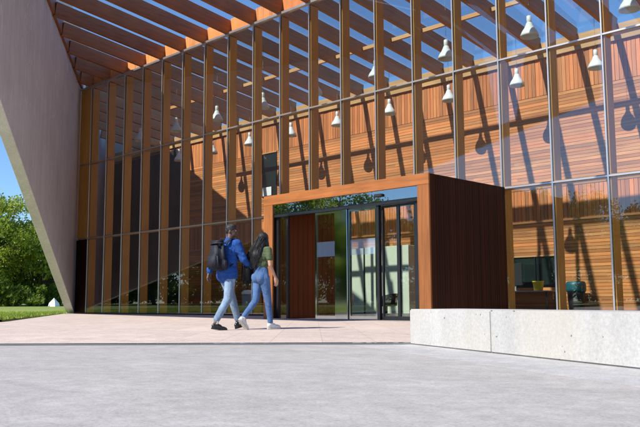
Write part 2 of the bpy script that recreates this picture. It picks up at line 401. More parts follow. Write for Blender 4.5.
# ------------------------------------------------------------------ timber roof
rf = thing('timber_roof', (-20,0,10.55), 'slatted timber roof of deep parallel beams with glass over the hall', 'roof')
ang = math.atan(SL); BD, BW, BX = .56, .15, 1.05
YK, YO = -6.0, -10.6                         # the roof runs level beyond YK
def beam_piece(name, x, y0, y1, mat=None):
    L = (y1-y0)/math.cos(ang); yc = (y0+y1)/2
    o = box(name, (x-BW/2, x+BW/2), (yc-L/2, yc+L/2), (roof_z(yc), roof_z(yc)+BD), mat or M['beam'], rf, .008, (-ang,0,0)); return o
ls = []
for x in XM:
    yw = -(x-XF)*.586/.81
    beam_piece('beam', x, .11, D-.05, M['beam_in']); bmo = beam_piece('beam', x, max(YK, yw+.12), .10) if yw < -.5 else None
    if yw < YK-.4:
        ye = max(YO, yw+.12); ls.append((bmo, x, ye))
for bmo, x, ye in ls:                       # unseen beams beyond YK dip, made deep to block sky mirrored in the glass
    z0, z1 = roof_z(YK), roof_z(YK)+(ye-YK)*.19; a2 = math.atan(.19); yc = (ye+YK-.01)/2; L = (YK-.01-ye)/math.cos(a2); zc = (z0+z1+BX)/2
    o = box('unseen_beam_extension', (x-BW/2, x+BW/2), (yc-L/2, yc+L/2), (zc-BX/2, zc+BX/2), M['beam'], rf, .008, (a2,0,0))
for k in range(1, 6):                       # short inner beams left of the wall's foot
    x = XM[-1]-1.45*k; yw = (XF-x)*.586/.81
    if yw < D-.6: beam_piece('beam', x, yw+.15, D-.05, M['beam_in'])
for a, b in zip(XM[1:], XM[:-1]):
    box('blocking_panel', (a+BW/2+.004, b-BW/2-.004), (.06,.10), (Z3+.047, Z3+.62), M['block'], rf)
    box('purlin', (a+BW/2+.003, b-BW/2-.003), (4.28,4.38), (10.22, 10.36), M['rail_w'], rf)
    for y0, y1 in ((.10, 4.31), (4.34, D-.02)):
        yc = (y0+y1)/2; L = (y1-y0)/math.cos(ang)
        box('roof_pane', (a+.01, b-.01), (yc-L/2, yc+L/2), (roof_z(yc)+BD+.02, roof_z(yc)+BD+.044), M['roof_glass'], rf, 0, (-ang,0,0))

# ------------------------------------------------------------------ timber-clad back wall of the hall
bw = thing('timber_wall', (-20,D,0), 'sunlit timber clad wall inside the glass hall, boards laid in bands', 'wall')
XL = -44.6
WX0, WX1, WZ0, WZ1 = -29.25, -28.2, 5.70, 7.93       # dark upper window
HX0, HX1, HZ0, HZ1 = -15.2, -13.35, 1.05, 2.1         # dark hatch
box('corner_infill', (XL+.1, XL+4), (D+.06, D+.28), (9.88, 11.0), M['wall_conc'], bw)
box('wall_core', (XL+.1, XR), (D+.05, D+.3), (0, 9.88), M['ink'], bw)
box('head_beam', (XL, XR), (D-.10, D+.04), (9.33, 9.90), M['rail_w'], bw, .006)
for k, (z0, z1) in enumerate(((3.28, 3.36),)):
    box('trim_board', (XL, XR), (D-.03, D+.045), (z0, z1), M['rail_w'], bw)
def cut_rows(z0, z1, pitch, holes):
    n = int(round((z1-z0)/pitch)); p = (z1-z0)/n
    for r in range(n):
        a = z0+r*p+.006; b = z0+(r+1)*p-.006
        x = XL+((r*3.7) % 9.3)-9.3
        while x < XR:
            s, e = max(x+.002, XL), min(x+9.3-.002, XR)
            segs = [(s, e)]
            for (hx0, hx1, hz0, hz1) in holes:
                if b > hz0 and a < hz1:
                    ns = []
                    for (u, v) in segs:
                        if v <= hx0 or u >= hx1: ns.append((u, v))
                        else:
                            if u < hx0: ns.append((u, hx0))
                            if v > hx1: ns.append((hx1, v))
                    segs = ns
            for (u, v) in segs:
                if v-u > .05:
                    dy = rnd.uniform(-.006, .006)
                    box('board', (round(u,2), round(v,2)), (D+dy, D+.045), (a, b), M['clad_h'], bw)
            x += 9.3
cut_rows(.02, 3.27, .116, [(HX0, HX1, HZ0, HZ1)])
cut_rows(4.52, 7.95, .118, [(WX0, WX1, WZ0, WZ1)])
for z0, z1 in ((3.37, 4.51), (7.96, 9.32)):
    bx = []; x = XL
    while x < XR-.2:
        wd = .15; dy = rnd.uniform(-.008, .008)
        bx.append((x+.007, x+wd-.007, D+dy, D+.045, z0, z1)); x += wd
    o = multi_box('vertical_boards', bx, M['clad_v'], bw); o['kind'] = 'stuff'
def dark_window(x0, x1, z0, z1, nm, cols):
    fr = box(nm, (x0, x1), (D+.012, D+.04), (z0, z1), M['ink'], bw)
    def sub(n, *a):
        o = box(n, *a, bw); o.location = o.location+rootloc(bw)-rootloc(fr); o.parent = fr
    t = .04
    sub('frame', (x0-.01, x1+.01), (D-.05, D+.03), (z1-t, z1+.01), M['rail_w'])
    sub('frame', (x0-.01, x1+.01), (D-.05, D+.03), (z0-.01, z0+t), M['dark'])
    for k in range(cols+1):
        xx = x0+(x1-x0)*k/cols; sub('frame', (xx-.02, xx+.02), (D-.045, D+.02), (z0+t, z1-t), M['dark'])
    for k in range(cols):
        xa = x0+(x1-x0)*k/cols+.02; xb = x0+(x1-x0)*(k+1)/cols-.02
        sub('pane', (xa, xb), (D-.02, D-.012), (z0+t, z1-t), M['door_glass'])
for k in range(6):                          # near-black panels laid over the boards to darken the hall's far end
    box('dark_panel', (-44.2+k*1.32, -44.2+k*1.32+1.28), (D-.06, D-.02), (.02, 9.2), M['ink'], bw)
dark_window(WX0, WX1, WZ0, WZ1, 'window', 1)
dark_window(HX0, HX1, HZ0, HZ1, 'window', 2)
box('white_panel', (WX0+.06, WX1-.35), (D-.06, D-.03), (WZ0+.05, WZ0+.48), M['white'], bw)
box('end_wall', (XR+.02, XR+.3), (.05, D+.3), (0, 9.9), M['wall_conc'], bw)
o = meshobj('lobby_floor', [(XL-1,.0,.006),(XR,.0,.006),(XR,D+.1,.006),(XL-1,D+.1,.006)], [(0,1,2,3)], M['floor']); tag(o, kind='structure')

# ------------------------------------------------------------------ entrance portal
YP = -3.45; ZP = 3.44
ep = thing('entrance_portal', ((PX0+PX1)/2, YP, 0), 'projecting entrance box with orange timber frame and sliding glass doors', 'entrance')
box('post', (PX0, -16.13), (YP, YP+.06), (0, ZP-.27), M['portal_v'], ep, .006)
box('post', (-11.07, PX1), (YP, YP+.06), (0, ZP-.27), M['portal_v'], ep, .006)
box('header', (PX0, PX1), (YP, YP+.06), (ZP-.268, ZP), M['portal_h'], ep, .006)
box('roof_slab', (PX0+.01, PX1-.01), (YP+.063, -.10), (ZP-.20, ZP-.012), M['dark'], ep)
# right flank: narrow vertical slats on a dark backing
box('flank_backing', (PX1-.10, PX1-.035), (YP+.063, -.10), (0, ZP-.205), M['black'], ep)
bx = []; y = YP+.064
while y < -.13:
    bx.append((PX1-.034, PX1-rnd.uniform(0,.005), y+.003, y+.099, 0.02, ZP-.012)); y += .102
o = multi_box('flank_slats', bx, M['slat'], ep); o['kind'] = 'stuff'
box('flank_backing', (PX0+.02, PX0+.10), (YP+.063, -.10), (0, ZP-.205), M['black'], ep)
bx = []; y = YP+.42
while y < -.13:
    bx.append((PX0+.101, PX0+.13, y+.006, y+.196, 0.02, ZP-.21)); y += .202
o = multi_box('lining_boards', bx, M['lining'], ep); o['kind'] = 'stuff'
# glass transom over the doors
YD = YP+.14
for a, b in ((-16.125, -13.60), (-13.56, -11.075)):
    box('transom_pane', (a, b), (YD-.10, YD-.085), (2.905, ZP-.272), M['mirror_glass'], ep)
box('door_track', (-16.125, -11.075), (YD-.08, YD+.12), (2.82, 2.90), M['dark'], ep)
box('transom_backing', (-16.125, -11.075), (YD+.02, YD+.05), (2.905, ZP-.272), M['dark'], ep)
sn = box('sensor', (-12.38, -12.14), (YD-.17, YD-.105), (3.02, 3.09), M['black'], ep, .01)
box('jamb', (-16.125, -16.03), (YD, YD+.08), (.02, 2.82), M['dark'], ep)
box('side_light', (-16.028, -15.72), (YD+.02, YD+.035), (.02, 2.82), M['door_glass'], ep)
box('jamb', (-15.715, -15.64), (YD, YD+.08), (.02, 2.82), M['dark'], ep)
def leaf(x0, x1, y, band=True, fr='steel'):
    L = box('door_leaf', (x0+.05, x1-.05), (y-.008, y+.008), (.11, 2.76), M['door_glass'], ep)
    def sub(n, *a):
        o = box(n, *a, ep); o.location = o.location+rootloc(ep)-rootloc(L); o.parent = L
    for xa, xb in ((x0, x0+.05), (x1-.05, x1)): sub('stile', (xa, xb), (y-.025, y+.025), (.02, 2.81), M[fr])
    sub('bottom_rail', (x0+.05, x1-.05), (y-.022, y+.022), (.02, .11), M[fr])
    sub('top_rail', (x0+.05, x1-.05), (y-.022, y+.022), (2.76, 2.81), M[fr])
    if band: sub('film_band', (x0+.052, x1-.052), (y-.012, y-.0085), (1.64, 2.03), M['band'])
leaf(-14.56, -13.80, YD)
box('door_pier', (-13.78, -13.40), (YD-.05, YD+.06), (.02, 2.82), M['steel'], ep, .006)
leaf(-13.38, -12.44, YD+.02)
box('jamb', (-12.42, -12.34), (YD-.04, YD+.06), (.02, 2.82), M['dark'], ep)
leaf(-12.32, -11.80, YD+.07, False, 'dark')
leaf(-11.78, -11.24, YD+.03, False, 'dark')
box('jamb', (-11.22, -11.075), (YD-.02, YD+.10), (.02, 2.82), M['dark'], ep)
box('threshold', (-16.12, -11.08), (YP+.02, YD+.12), (.004, .02), M['steel'], ep)
cl = lathe('ceiling_light', [(.0,.0),(.10,.0),(.12,.02),(.12,.05)], M['white'], ep, Vector((-12.1,-2.2,3.19))-rootloc(ep), 16)

# ------------------------------------------------------------------ things inside the hall
cp = thing('lobby_partition', (-20.5,6.2,0), 'pale cream partition wall seen through the entrance doors', 'partition')
box('panel', (-24.2,-20.75), (5.7,6.9), (.01,2.62), M['cream'], cp, .01)
box('panel', (-20.6,-18.4), (5.55,6.9), (.01,2.62), M['cream'], cp, .01)
box('post', (-20.745,-20.605), (5.62,5.72), (.01,2.62), M['dark'], cp)

def pendant():
    t = thing('pendant_lamp', (0,0,0), 'x', 'pendant lamp')
    lathe('shade', [(.05,.19),(.075,.17),(.10,.10),(.135,.03),(.185,-.04),(.222,-.12),(.232,-.19),(.222,-.185),(.205,-.12),(.165,-.03),(.10,.08),(.05,.15)], M['white'], t)
    lathe('socket', [(.0,.36),(.05,.36),(.062,.345),(.062,.20),(.05,.185)], M['white'], t, seg=16)
    lathe('bulb', [(.0,-.10),(.04,-.085),(.055,-.04),(.04,.02),(.03,.10)], M['cream'], t, seg=12)
    o = box('cord', (-.004,.004), (-.004,.004), (.36, 1.95), M['grey'], t)
    return t
proto = pendant(); first = True
ORDW = 'first second third fourth fifth sixth seventh eighth ninth tenth eleventh twelfth thirteenth fourteenth fifteenth sixteenth seventeenth eighteenth nineteenth twentieth twenty-first twenty-second twenty-third twenty-fourth'.split()
ORD = ['first','second','third','fourth','fifth','sixth','seventh','eighth','ninth','tenth']
def place_pendant(x, y, z, label, group):
    global first
    if first: t = proto; first = False
    else: t = copy_tree(proto)
    t.location = (x, y, z); t.scale = (1.14, 1.14, 1.14); t['label'] = label; t['group'] = group
    for ch in t.children:
        if ch.name.startswith('cord'):
            top = (roof_z(y)+.03-z)/1.14; ch.scale = (1, 1, (top-.36)/1.59); ch.location = (0, 0, (top+.36)/2)
for k in range(9):
    place_pendant(-7.985-2.9*k, 1.75, 8.22, f'white bell pendant lamp in the row near the glass, {ORD[k]} from the right', 'lamps hung close behind the glass')
for k in range(9):
    place_pendant(-10.885-2.9*k, 6.0, 8.20, f'white bell pendant lamp before the timber wall, {ORD[k]} from the right', 'lamps hung before the timber wall')

dk = thing('desk', (-14.3,7.0,0), 'small grey desk under the dark hatch in the timber wall', 'desk')
box('desk_top', (-15.3,-13.2), (6.6,7.35), (.78,.82), M['grey'], dk, .005)
for x in (-15.2,-13.3):
    for y in (6.66,7.29): box('leg', (x-.03,x+.03), (y-.03,y+.03), (.006,.779), M['dark'], dk)
box('back_panel', (-15.1,-13.4), (7.25,7.27), (.45,.779), M['clad_h'], dk)
mo = thing('monitor', (-14.75,7.0,.82), 'dark flat screen standing on the desk beneath the hatch', 'monitor')
box('screen', (-15.1,-14.42), (6.98,7.02), (1.02,1.82), M['black'], mo, .01)
box('stand', (-14.80,-14.70), (7.025,7.06), (.83,1.3), M['grey'], mo)
box('foot', (-14.92,-14.58), (6.9,7.12), (.8205,.83), M['grey'], mo)
pt = thing('yellow_bucket', (-13.72,6.85,.82), 'bright yellow bucket on the desk by the hatch', 'bucket')
lathe('bucket_body', [(.0,.005),(.15,.005),(.19,.30),(.20,.30),(.20,.33),(.175,.33),(.14,.02),(0,.02)], M['yellow'], pt)
lathe('handle_pole', [(.0,.02),(.015,.02),(.015,1.15),(0,1.15)], M['teal'], pt, (.03,0,0), 8)
tb = thing('waste_bin', (-12.4,7.0,0), 'black bin with a teal liner against the timber wall', 'bin')
lathe('bin_body', [(.0,.01),(.24,.01),(.30,.82),(.28,.82),(.22,.03),(0,.03)], M['black'], tb)
V = lathe('bin_liner', [(.285,.76),(.315,.77),(.33,.85),(.33,1.0),(.30,1.10),(.24,1.12),(.10,1.04),(0,1.02)], M['teal'], tb)
gb = thing('grey_bin', (-24.3,2.6,0), 'grey bin with pale lid inside the glass behind the walking man', 'bin')
lathe('bin_body', [(.0,.01),(.25,.01),(.27,.80),(0,.80)], M['grey'], gb)
lathe('bin_lid', [(.285,.80),(.285,.86),(.2,.95),(0,.97)], M['white'], gb)
def armchair(name, loc, rz, mat, label):
    t = thing(name, loc, label, 'chair', rz=rz)
    V, F = [], []; n = 20
    for i in range(n+1):
        a = R(-125)+R(250)*i/n
        hh = .74-.20*(abs(i/n-.5)*2)**2
        for r_, z_ in ((.27,.30),(.37,.32),(.40,hh),(.34,hh)):
            V.append((r_*math.sin(a), -r_*math.cos(a), z_))
    for i in range(n):
        for j in range(4): F.append((i*4+j, i*4+(j+1)%4, (i+1)*4+(j+1)%4, (i+1)*4+j))
    F += [(0,1,2,3), (n*4+3,n*4+2,n*4+1,n*4)]
    meshobj('backrest', V, F, mat, t, True, False)
    lathe('seat', [(0,.30),(.30,.30),(.33,.34),(.33,.42),(.29,.46),(0,.47)], mat, t)
    lathe('pedestal', [(0,.0),(.24,.0),(.24,.02),(.04,.05),(.04,.30)], M['steel'], t, seg=16)
    return t
armchair('lounge_chair', (-18.0,1.4,.006), R(150), M['tent'], 'pale round lounge chair behind the left sliding door')
armchair('lounge_chair', (-17.4,3.0,.006), R(100), M['black'], 'black round lounge chair behind the right sliding door')

# ------------------------------------------------------------------ trees
def tree_meshes(seed, H, RX, nclump, nleaf, ls, trunk_h):
    r = random.Random(seed); V, F = [], []; TV, TF = [], []
    def tube(p, q, r0, r1, n=7):
        p, q = Vector(p), Vector(q); d = (q-p).normalized(); a = d.orthogonal().normalized(); b = d.cross(a); k = len(TV)
        for c, rr in ((p, r0), (q, r1)):
            for i in range(n):
                t = 2*math.pi*i/n; TV.append(tuple(c+a*math.cos(t)*rr+b*math.sin(t)*rr))
        for i in range(n): TF.append((k+i, k+(i+1) % n, k+n+(i+1) % n, k+n+i))
    top = Vector((r.uniform(-.4,.4), r.uniform(-.4,.4), trunk_h)); tube((0,0,-.2), top, .026*H, .018*H)
    tube(top, (top.x*1.5, top.y*1.5, H*.75), .018*H, .004*H)
    for k in range(nclump):
        while True:
            u = Vector((r.uniform(-1,1), r.uniform(-1,1), r.uniform(-1,1)))
            if .25 < u.length < 1: break
        z01 = (u.z+1)/2; prof = .45+.75*math.sin(math.pi*min(1, .12+z01*.86))**.8
        c = Vector((u.x*RX*prof*.85, u.y*RX*prof*.85, trunk_h*.62+(H-trunk_h*.62)*z01*.93))
        if k % 3 == 0:
            s = top.lerp(Vector((0,0,H*.7)), r.random()*.8); tube(s, c, .007*H, .0025*H, 5)
        cr = r.uniform(.10, .2)*H*.62
        for i in range(nleaf):
            d = Vector((r.gauss(0,1), r.gauss(0,1), r.gauss(0,.75))).normalized()*cr*r.random()**.45
            p = c+d; s = ls*r.uniform(.6, 1.3)
            a = Vector((r.gauss(0,1), r.gauss(0,1), r.gauss(0,.6))).normalized(); b = a.orthogonal().normalized(); b.rotate(Matrix.Rotation(r.uniform(0,6.28), 3, a)); e = a.cross(b)
            n = len(V); V += [tuple(p-b*s), tuple(p+e*s*.55), tuple(p+b*s), tuple(p-e*s*.55)]; F.append((n, n+1, n+2, n+3))
    return (V, F), (TV, TF)
TREES = {}
def tree(kind, loc, s, rz, label, group):
    if kind not in TREES:
        spec = {'near': (11, 12.5, 5.2, 80, 230, .145, 2.6), 'tall': (5, 14., 5.0, 60, 120, .27, 3.2), 'wide': (8, 10.5, 6.4, 60, 120, .27, 2.4), 'dense': (23, 12., 5.6, 90, 190, .17, 1.6)}[kind]
        (V, F), (TV, TF) = tree_meshes(*spec); ms = []
        for n, v, f, mt in (('crown', V, F, M['leaf'] if kind != 'dense' else M['leaf2']), ('trunk', TV, TF, M['bark'])):
            me = bpy.data.meshes.new(n); me.from_pydata(v, [], f); me.materials.append(mt); ms.append(me)
        TREES[kind] = ms
    t = thing('leafy_tree', loc, label, 'tree', group, rz); t.scale = (s, s, s)
    for n, me in zip(('crown', 'trunk'), TREES[kind]): link(bpy.data.objects.new(n, me), t)
    return t
def at_az(px, dist):
    v = fw*779.03+rt*(px-320); v.z = 0; v.normalize(); return Vector((0,-17.96,0))+v*dist
GL = 'trees beyond the lawn at the left'
for kind, px, dist, s, rz, lb in (('near', -6, 84, 1.0, .3, 'tallest bright green tree beyond the lawn at the left edge'), ('dense', 20, 92, .86, 1.9, 'dark dense tree beyond the lawn, beside the leaning wall'),
        ('wide', 50, 88, .92, 2.2, 'broad bright tree beyond the lawn, partly behind the leaning wall'), ('dense', -45, 90, 1.0, .2, 'dark dense tree beyond the left picture edge'), ('tall', 75, 104, .8, 4.1, 'tree beyond the lawn hidden mostly by the leaning wall'),
        ('dense', 2, 98, .75, 4, 'low dark tree in the gap behind the tallest tree')):
    p = at_az(px, dist); tree(kind, (p.x, p.y, lawn_z(p.x, p.y)-.05), s, rz, lb, GL)
GR = 'trees across the plaza mirrored in the glass'
kinds = ['tall', 'wide', 'dense', 'near']
LOOK = {'tall': 'tall airy tree', 'wide': 'broad spreading tree', 'dense': 'dark dense tree', 'near': 'rounded bright green tree'}
for k in range(24):
    a = R(176+k*4.6); dist = 67+7*math.sin(k*2.1)          # an arc across the plaza, from the lawn side round to the right
    x, y = -18+dist*math.cos(a)*1.15, dist*math.sin(a)
    tree(kinds[(k*3+k//4) % 4], (x, y, lawn_z(x, y)-.05), rnd.uniform(.88, 1.1)*(1.32 if 8 < k < 14 else 1), rnd.uniform(0, 6.2), f"{LOOK[kinds[(k*3+k//4) % 4]]} across the plaza facing the glass, {ORDW[k]} from the lawn side", GR)

# undergrowth below the trees
def hedge_mesh():
    r = random.Random(3); V, F = [], []
    for k in range(64):
        c = Vector((r.uniform(-7.5,7.5), r.uniform(-1,1), r.uniform(.4,2.5))); cr = r.uniform(.6,1.1)
        for i in range(55):
            p = c+Vector((r.gauss(0,1), r.gauss(0,1), r.gauss(0,.8))).normalized()*cr*r.random()**.5
            if p.z < .02: p.z = .02
            a = Vector((r.gauss(0,1), r.gauss(0,1), r.gauss(0,1))).normalized(); b = a.orthogonal().normalized(); e = a.cross(b); s_ = r.uniform(.14,.32); n = len(V)
            V += [tuple(p-b*s_), tuple(p+e*s_*.55), tuple(p+b*s_), tuple(p-e*s_*.55)]; F.append((n, n+1, n+2, n+3))
    me = bpy.data.meshes.new('hedge'); me.from_pydata(V, [], F); me.materials.append(M['leaf2']); return me
HM = hedge_mesh()
def hedge(x, y, rz, label, group):
    o = bpy.data.objects.new('hedge', HM); o.location = (x, y, lawn_z(x, y)-.05); o.rotation_euler = (0, 0, rz); link(o); tag(o, label, 'hedge', group)
for k in range(18):
    a = R(178+k*6.2); x, y = -18+80*math.cos(a)*1.15, 80*math.sin(a)
    hedge(x, y, a+math.pi/2, f'dense hedge below the trees across the plaza, {ORDW[k]} stretch from the lawn side', 'hedges across the plaza mirrored in the glass')
for k, (px, nm) in enumerate(((-62, 'left of the picture edge'), (-8, 'at the left picture edge'), (46, 'beside the leaning wall'), (100, 'behind the leaning wall'))):
    p = at_az(px, 103+3*(k % 2)); hedge(p.x, p.y, YAW+.1, f'dark hedge beyond the lawn under the trees, {nm}', 'hedges beyond the lawn')
for k, (px, dist, nm) in enumerate(((-14, 83, 'at the left picture edge, in front'), (34, 86, 'in front of the broad tree'))):
    p = at_az(px, dist); hedge(p.x, p.y, YAW+.2*k, f'low bright shrubs beyond the lawn {nm}', 'hedges beyond the lawn')
    o_ = C.objects[-1]; o_.scale = (.8, .8, .75)
# white tent
p = at_az(57, 80); tz = lawn_z(p.x, p.y)
tn = thing('white_tent', (p.x, p.y, tz), 'small white peaked tent at the far edge of the lawn by the leaning wall', 'tent', rz=.5)
tn.scale = (.30, .30, .62)
V = [(-1.1,-1.1,.55),(1.1,-1.1,.55),(1.1,1.1,.55),(-1.1,1.1,.55),(0,0,1.35),(-1.3,-1.3,0),(1.3,-1.3,0),(1.3,1.3,0),(-1.3,1.3,0)]
meshobj('canopy', V[:5], [(0,1,4),(1,2,4),(2,3,4),(3,0,4)], M['tent'], tn, False, False)
meshobj('side_walls', V[:4]+V[5:], [(0,1,5,4),(1,2,6,5),(2,3,7,6),(3,0,4,7)], M['tent'], tn, False, False)
# ------------------------------------------------------------------ people
def fabric(name, col, fold=.02, fs=7., rough=.85, stripes=None, fade=0.):
    mt, t, b = new_mat(name)
    n = noise(t, pos(t, (1, 1, .6), obj=True), fs, 3, .5, .8); f = noise(t, pos(t, (1, 1, 1), obj=True), 90., 3)
    c = ramp(t, n, [(.3, scl(col, .8)), (.7, scl(col, 1.15))])
    c = mixc(t, c, ramp(t, f, [(.3, (.85,.85,.85)), (.7, (1.1,1.1,1.1))]), 1., 'MULTIPLY')
    if fade:
        n2 = noise(t, pos(t, (1, 1, .5), obj=True, loc=(4, 2, 1)), 3.5, 3)
        c = mixc(t, c, tuple(min(.8, x*1.6+.05) for x in col), mth(t, 'MULTIPLY', ramp(t, n2, [(.42, (0,0,0)), (.62, (1,1,1))]), fade))
    if stripes:
        wv = N(t, 'ShaderNodeTexWave', bands_direction='Z'); wv.inputs['Scale'].default_value = 7.; wv.inputs['Distortion'].default_value = .6
        t.links.new(pos(t, (1, 1, 1), obj=True), wv.inputs['Vector'])
        c = mixc(t, c, stripes, ramp(t, wv.outputs['Fac'], [(.55, (0,0,0)), (.7, (1,1,1))]))
    t.links.new(c, b.inputs['Base Color']); b.inputs['Roughness'].default_value = rough; b.inputs['Specular IOR Level'].default_value = .2
    bump(t, b, n, .9, fold); return mt
M['skin_m'] = plain('skin_brown', (.11, .055, .035), .5, 0, 20., .1)
M['skin_w'] = plain('skin_tan', (.42, .235, .155), .5, 0, 20., .06)
M['hair'] = plain('hair_black', (.010, .008, .008), .6, 0, 60., .5, .6)
M['eye'] = plain('eye_white', (.3, .28, .26), .3, 0, 9., .02)
M['blue'] = fabric('blue_shirt_cloth', (.02, .075, .28), .03, 9.)
M['jean_l'] = fabric('light_denim', (.19, .265, .365), .02, 11., fade=.35)
M['jean_b'] = fabric('mid_blue_denim', (.065, .13, .27), .018, 11., fade=.4)
M['olive'] = fabric('olive_knit', (.085, .11, .055), .015, 9., stripes=(.092, .118, .061))
M['pack'] = fabric('charcoal_pack_cloth', (.022, .023, .032), .014, 10., .6)
M['bagk'] = fabric('black_bag_cloth', (.012, .012, .014), .014, 10., .6)
M['collar'] = M['blue']
M['sock'] = fabric('white_sock', (.72, .71, .70), .004, 20.)
M['leather'] = plain('black_leather', (.012, .012, .014), .3, 0, 12., .2)
M['sneaker'] = plain('white_sneaker', (.62, .62, .60), .55, 0, 14., .06)
M['sole'] = plain('pale_sole', (.55, .53, .47), .7, 0, 30., .12)

def ring_solid(V, F, rings):
    """closed tube through rings of (centre, a-vector, b-vector)"""
    n = 14; k = len(V)
    for c, a, b in rings:
        for i in range(n):
            t = 2*math.pi*i/n; V.append(tuple(c+a*math.cos(t)+b*math.sin(t)))
    for j in range(len(rings)-1):
        for i in range(n): F.append((k+j*n+i, k+j*n+(i+1) % n, k+(j+1)*n+(i+1) % n, k+(j+1)*n+i))
    F.append(tuple(k+i for i in range(n-1, -1, -1))); F.append(tuple(k+(len(rings)-1)*n+i for i in range(n)))
def capsule(V, F, p, q, r0, r1, squash=1., sdir=None):
    p, q = Vector(p), Vector(q); d = (q-p).normalized()
    a = (Vector(sdir)-d*d.dot(Vector(sdir))).normalized() if sdir else d.orthogonal().normalized(); b = d.cross(a); rg = []
    for k in range(5):
        t = math.pi/2*k/5; rg.append((p-d*r0*math.cos(t), a*r0*max(.08, math.sin(t))*squash, b*r0*max(.08, math.sin(t))))
    rg.append((p, a*r0*squash, b*r0)); rg.append((q, a*r1*squash, b*r1))
    for k in range(1, 6):
        t = math.pi/2*k/5; rg.append((q+d*r1*math.sin(t), a*r1*max(.08, math.cos(t))*squash, b*r1*max(.08, math.cos(t))))
    ring_solid(V, F, rg)
def ellipsoid(V, F, c, r, rot=None):
    c = Vector(c); rg = []; mt = rot or Matrix.Identity(3)
    for k in range(13):
        t = -math.pi/2+math.pi*k/12; s = max(.06, math.cos(t))
        rg.append((c+mt@Vector((0, 0, r[2]*math.sin(t))), mt@Vector((r[0]*s, 0, 0)), mt@Vector((0, r[1]*s, 0))))
    ring_solid(V, F, rg)
def skinned(name, prims, mat, parent, voxel=.012, it=5, folds=None):
    """one continuous surface grown over overlapping limbs"""
    V, F = [], []
    for pr in prims:
        if pr[0] == 'c': capsule(V, F, *pr[1:])
        else: ellipsoid(V, F, *pr[1:])
    me = bpy.data.meshes.new('tmp'); me.from_pydata(V, [], F); o = bpy.data.objects.new('tmp', me); C.objects.link(o)
    bm = bmesh.new(); bm.from_mesh(me); bmesh.ops.recalc_face_normals(bm, faces=bm.faces[:]); bm.to_mesh(me); bm.free()
    rm = o.modifiers.new('r', 'REMESH'); rm.mode = 'VOXEL'; rm.voxel_size = voxel; rm.use_smooth_shade = True
    if it: sm = o.modifiers.new('s', 'SMOOTH'); sm.factor = .5; sm.iterations = it
    dg = bpy.context.evaluated_depsgraph_get(); res = bpy.data.meshes.new_from_object(o.evaluated_get(dg))
    bpy.data.objects.remove(o); res.name = name; res.materials.clear(); res.materials.append(mat)
    res.polygons.foreach_set('use_smooth', [True]*len(res.polygons))
    if folds:                                  # real creases, pushed along the normals
        amp, fx, fz = folds; res.update(); nr = [v.normal.copy() for v in res.vertices]
        for v, n_ in zip(res.vertices, nr):
            p = v.co; q = Vector((p.x*fx+.4*p.z*fx, p.y*fx, p.z*fz+.5*p.x*fz)); k = nz.noise(q); k2 = nz.noise(q*2.3+Vector((7, 3, 1)))
            v.co = p+n_*amp*((1-abs(k)*2.4)*.7+k2*.45)
    ob = bpy.data.objects.new(name, res); return link(ob, parent)
def hand(w, d, side, palm_n, L=.085, curl=.5):
    """palm and five curled fingers from wrist w along d; palm_n is the way the palm faces"""
    w, d, pn = Vector(w), Vector(d).normalized(), Vector(palm_n); pn = (pn-d*pn.dot(d)).normalized(); s = d.cross(pn)*side; out = []
    out.append(('c', w, w+d*.035, .021, .026, 1.3, s)); out.append(('c', w+d*.03, w+d*.075, .026, .027, 1.35, s))
    for k, ln in enumerate((.070, .080, .074, .058)):
        o = s*(.030-.020*k); b = w+d*.085+o
        m1 = b+d*ln*.5+pn*ln*curl*.25; e = m1+d*ln*.35+pn*ln*curl*.75
        out += [('c', b, m1, .0095, .009), ('c', m1, e, .009, .0075)]
    b = w+d*.03+s*.03; m1 = b+d*.035+s*.022+pn*.012; out += [('c', b, m1, .012, .0105), ('c', m1, m1+d*.032+pn*.012, .010, .008)]
    return out
def head_prims(hc, fd):
    fd = Vector(fd).normalized(); sd_ = fd.cross(Vector((0,0,1))); u = Vector((0,0,1)); rot = Matrix((sd_, fd, u)).transposed(); hc = Vector(hc)
    P = [('e', hc+u*.02-fd*.008, (.074, .094, .098), rot), ('e', hc+fd*.022-u*.035, (.058, .070, .080), rot), ('e', hc+fd*.055-u*.088, (.030, .028, .024), rot),
         ('c', hc+fd*.088+u*.012, hc+fd*.106-u*.022, .010, .014), ('c', hc+fd*.086-u*.052-sd_*.015, hc+fd*.086-u*.052+sd_*.015, .010, .010),
         ('e', hc+fd*.075+u*.028, (.05, .02, .012), rot), ('e', hc+sd_*.075-u*.005-fd*.01, (.012, .018, .032), rot), ('e', hc-sd_*.075-u*.005-fd*.01, (.012, .018, .032), rot)]
    return P, hc, fd, sd_, u, rot
def face_bits(body, hc, fd, sd_, u):
    for s in (-1, 1):
        V, F = [], []; ellipsoid(V, F, hc+fd*.083+sd_*s*.031+u*.012, (.013, .007, .008)); meshobj('eye', V, F, M['eye'], body, True, False)
        V, F = [], []; ellipsoid(V, F, hc+fd*.089+sd_*s*.031+u*.012, (.006, .004, .006)); meshobj('pupil', V, F, M['hair'], body, True, False)
        V, F = [], []; capsule(V, F, hc+fd*.090+sd_*s*.014+u*.034, hc+fd*.082+sd_*s*.048+u*.034, .005, .004); meshobj('eyebrow', V, F, M['hair'], body, True, False)
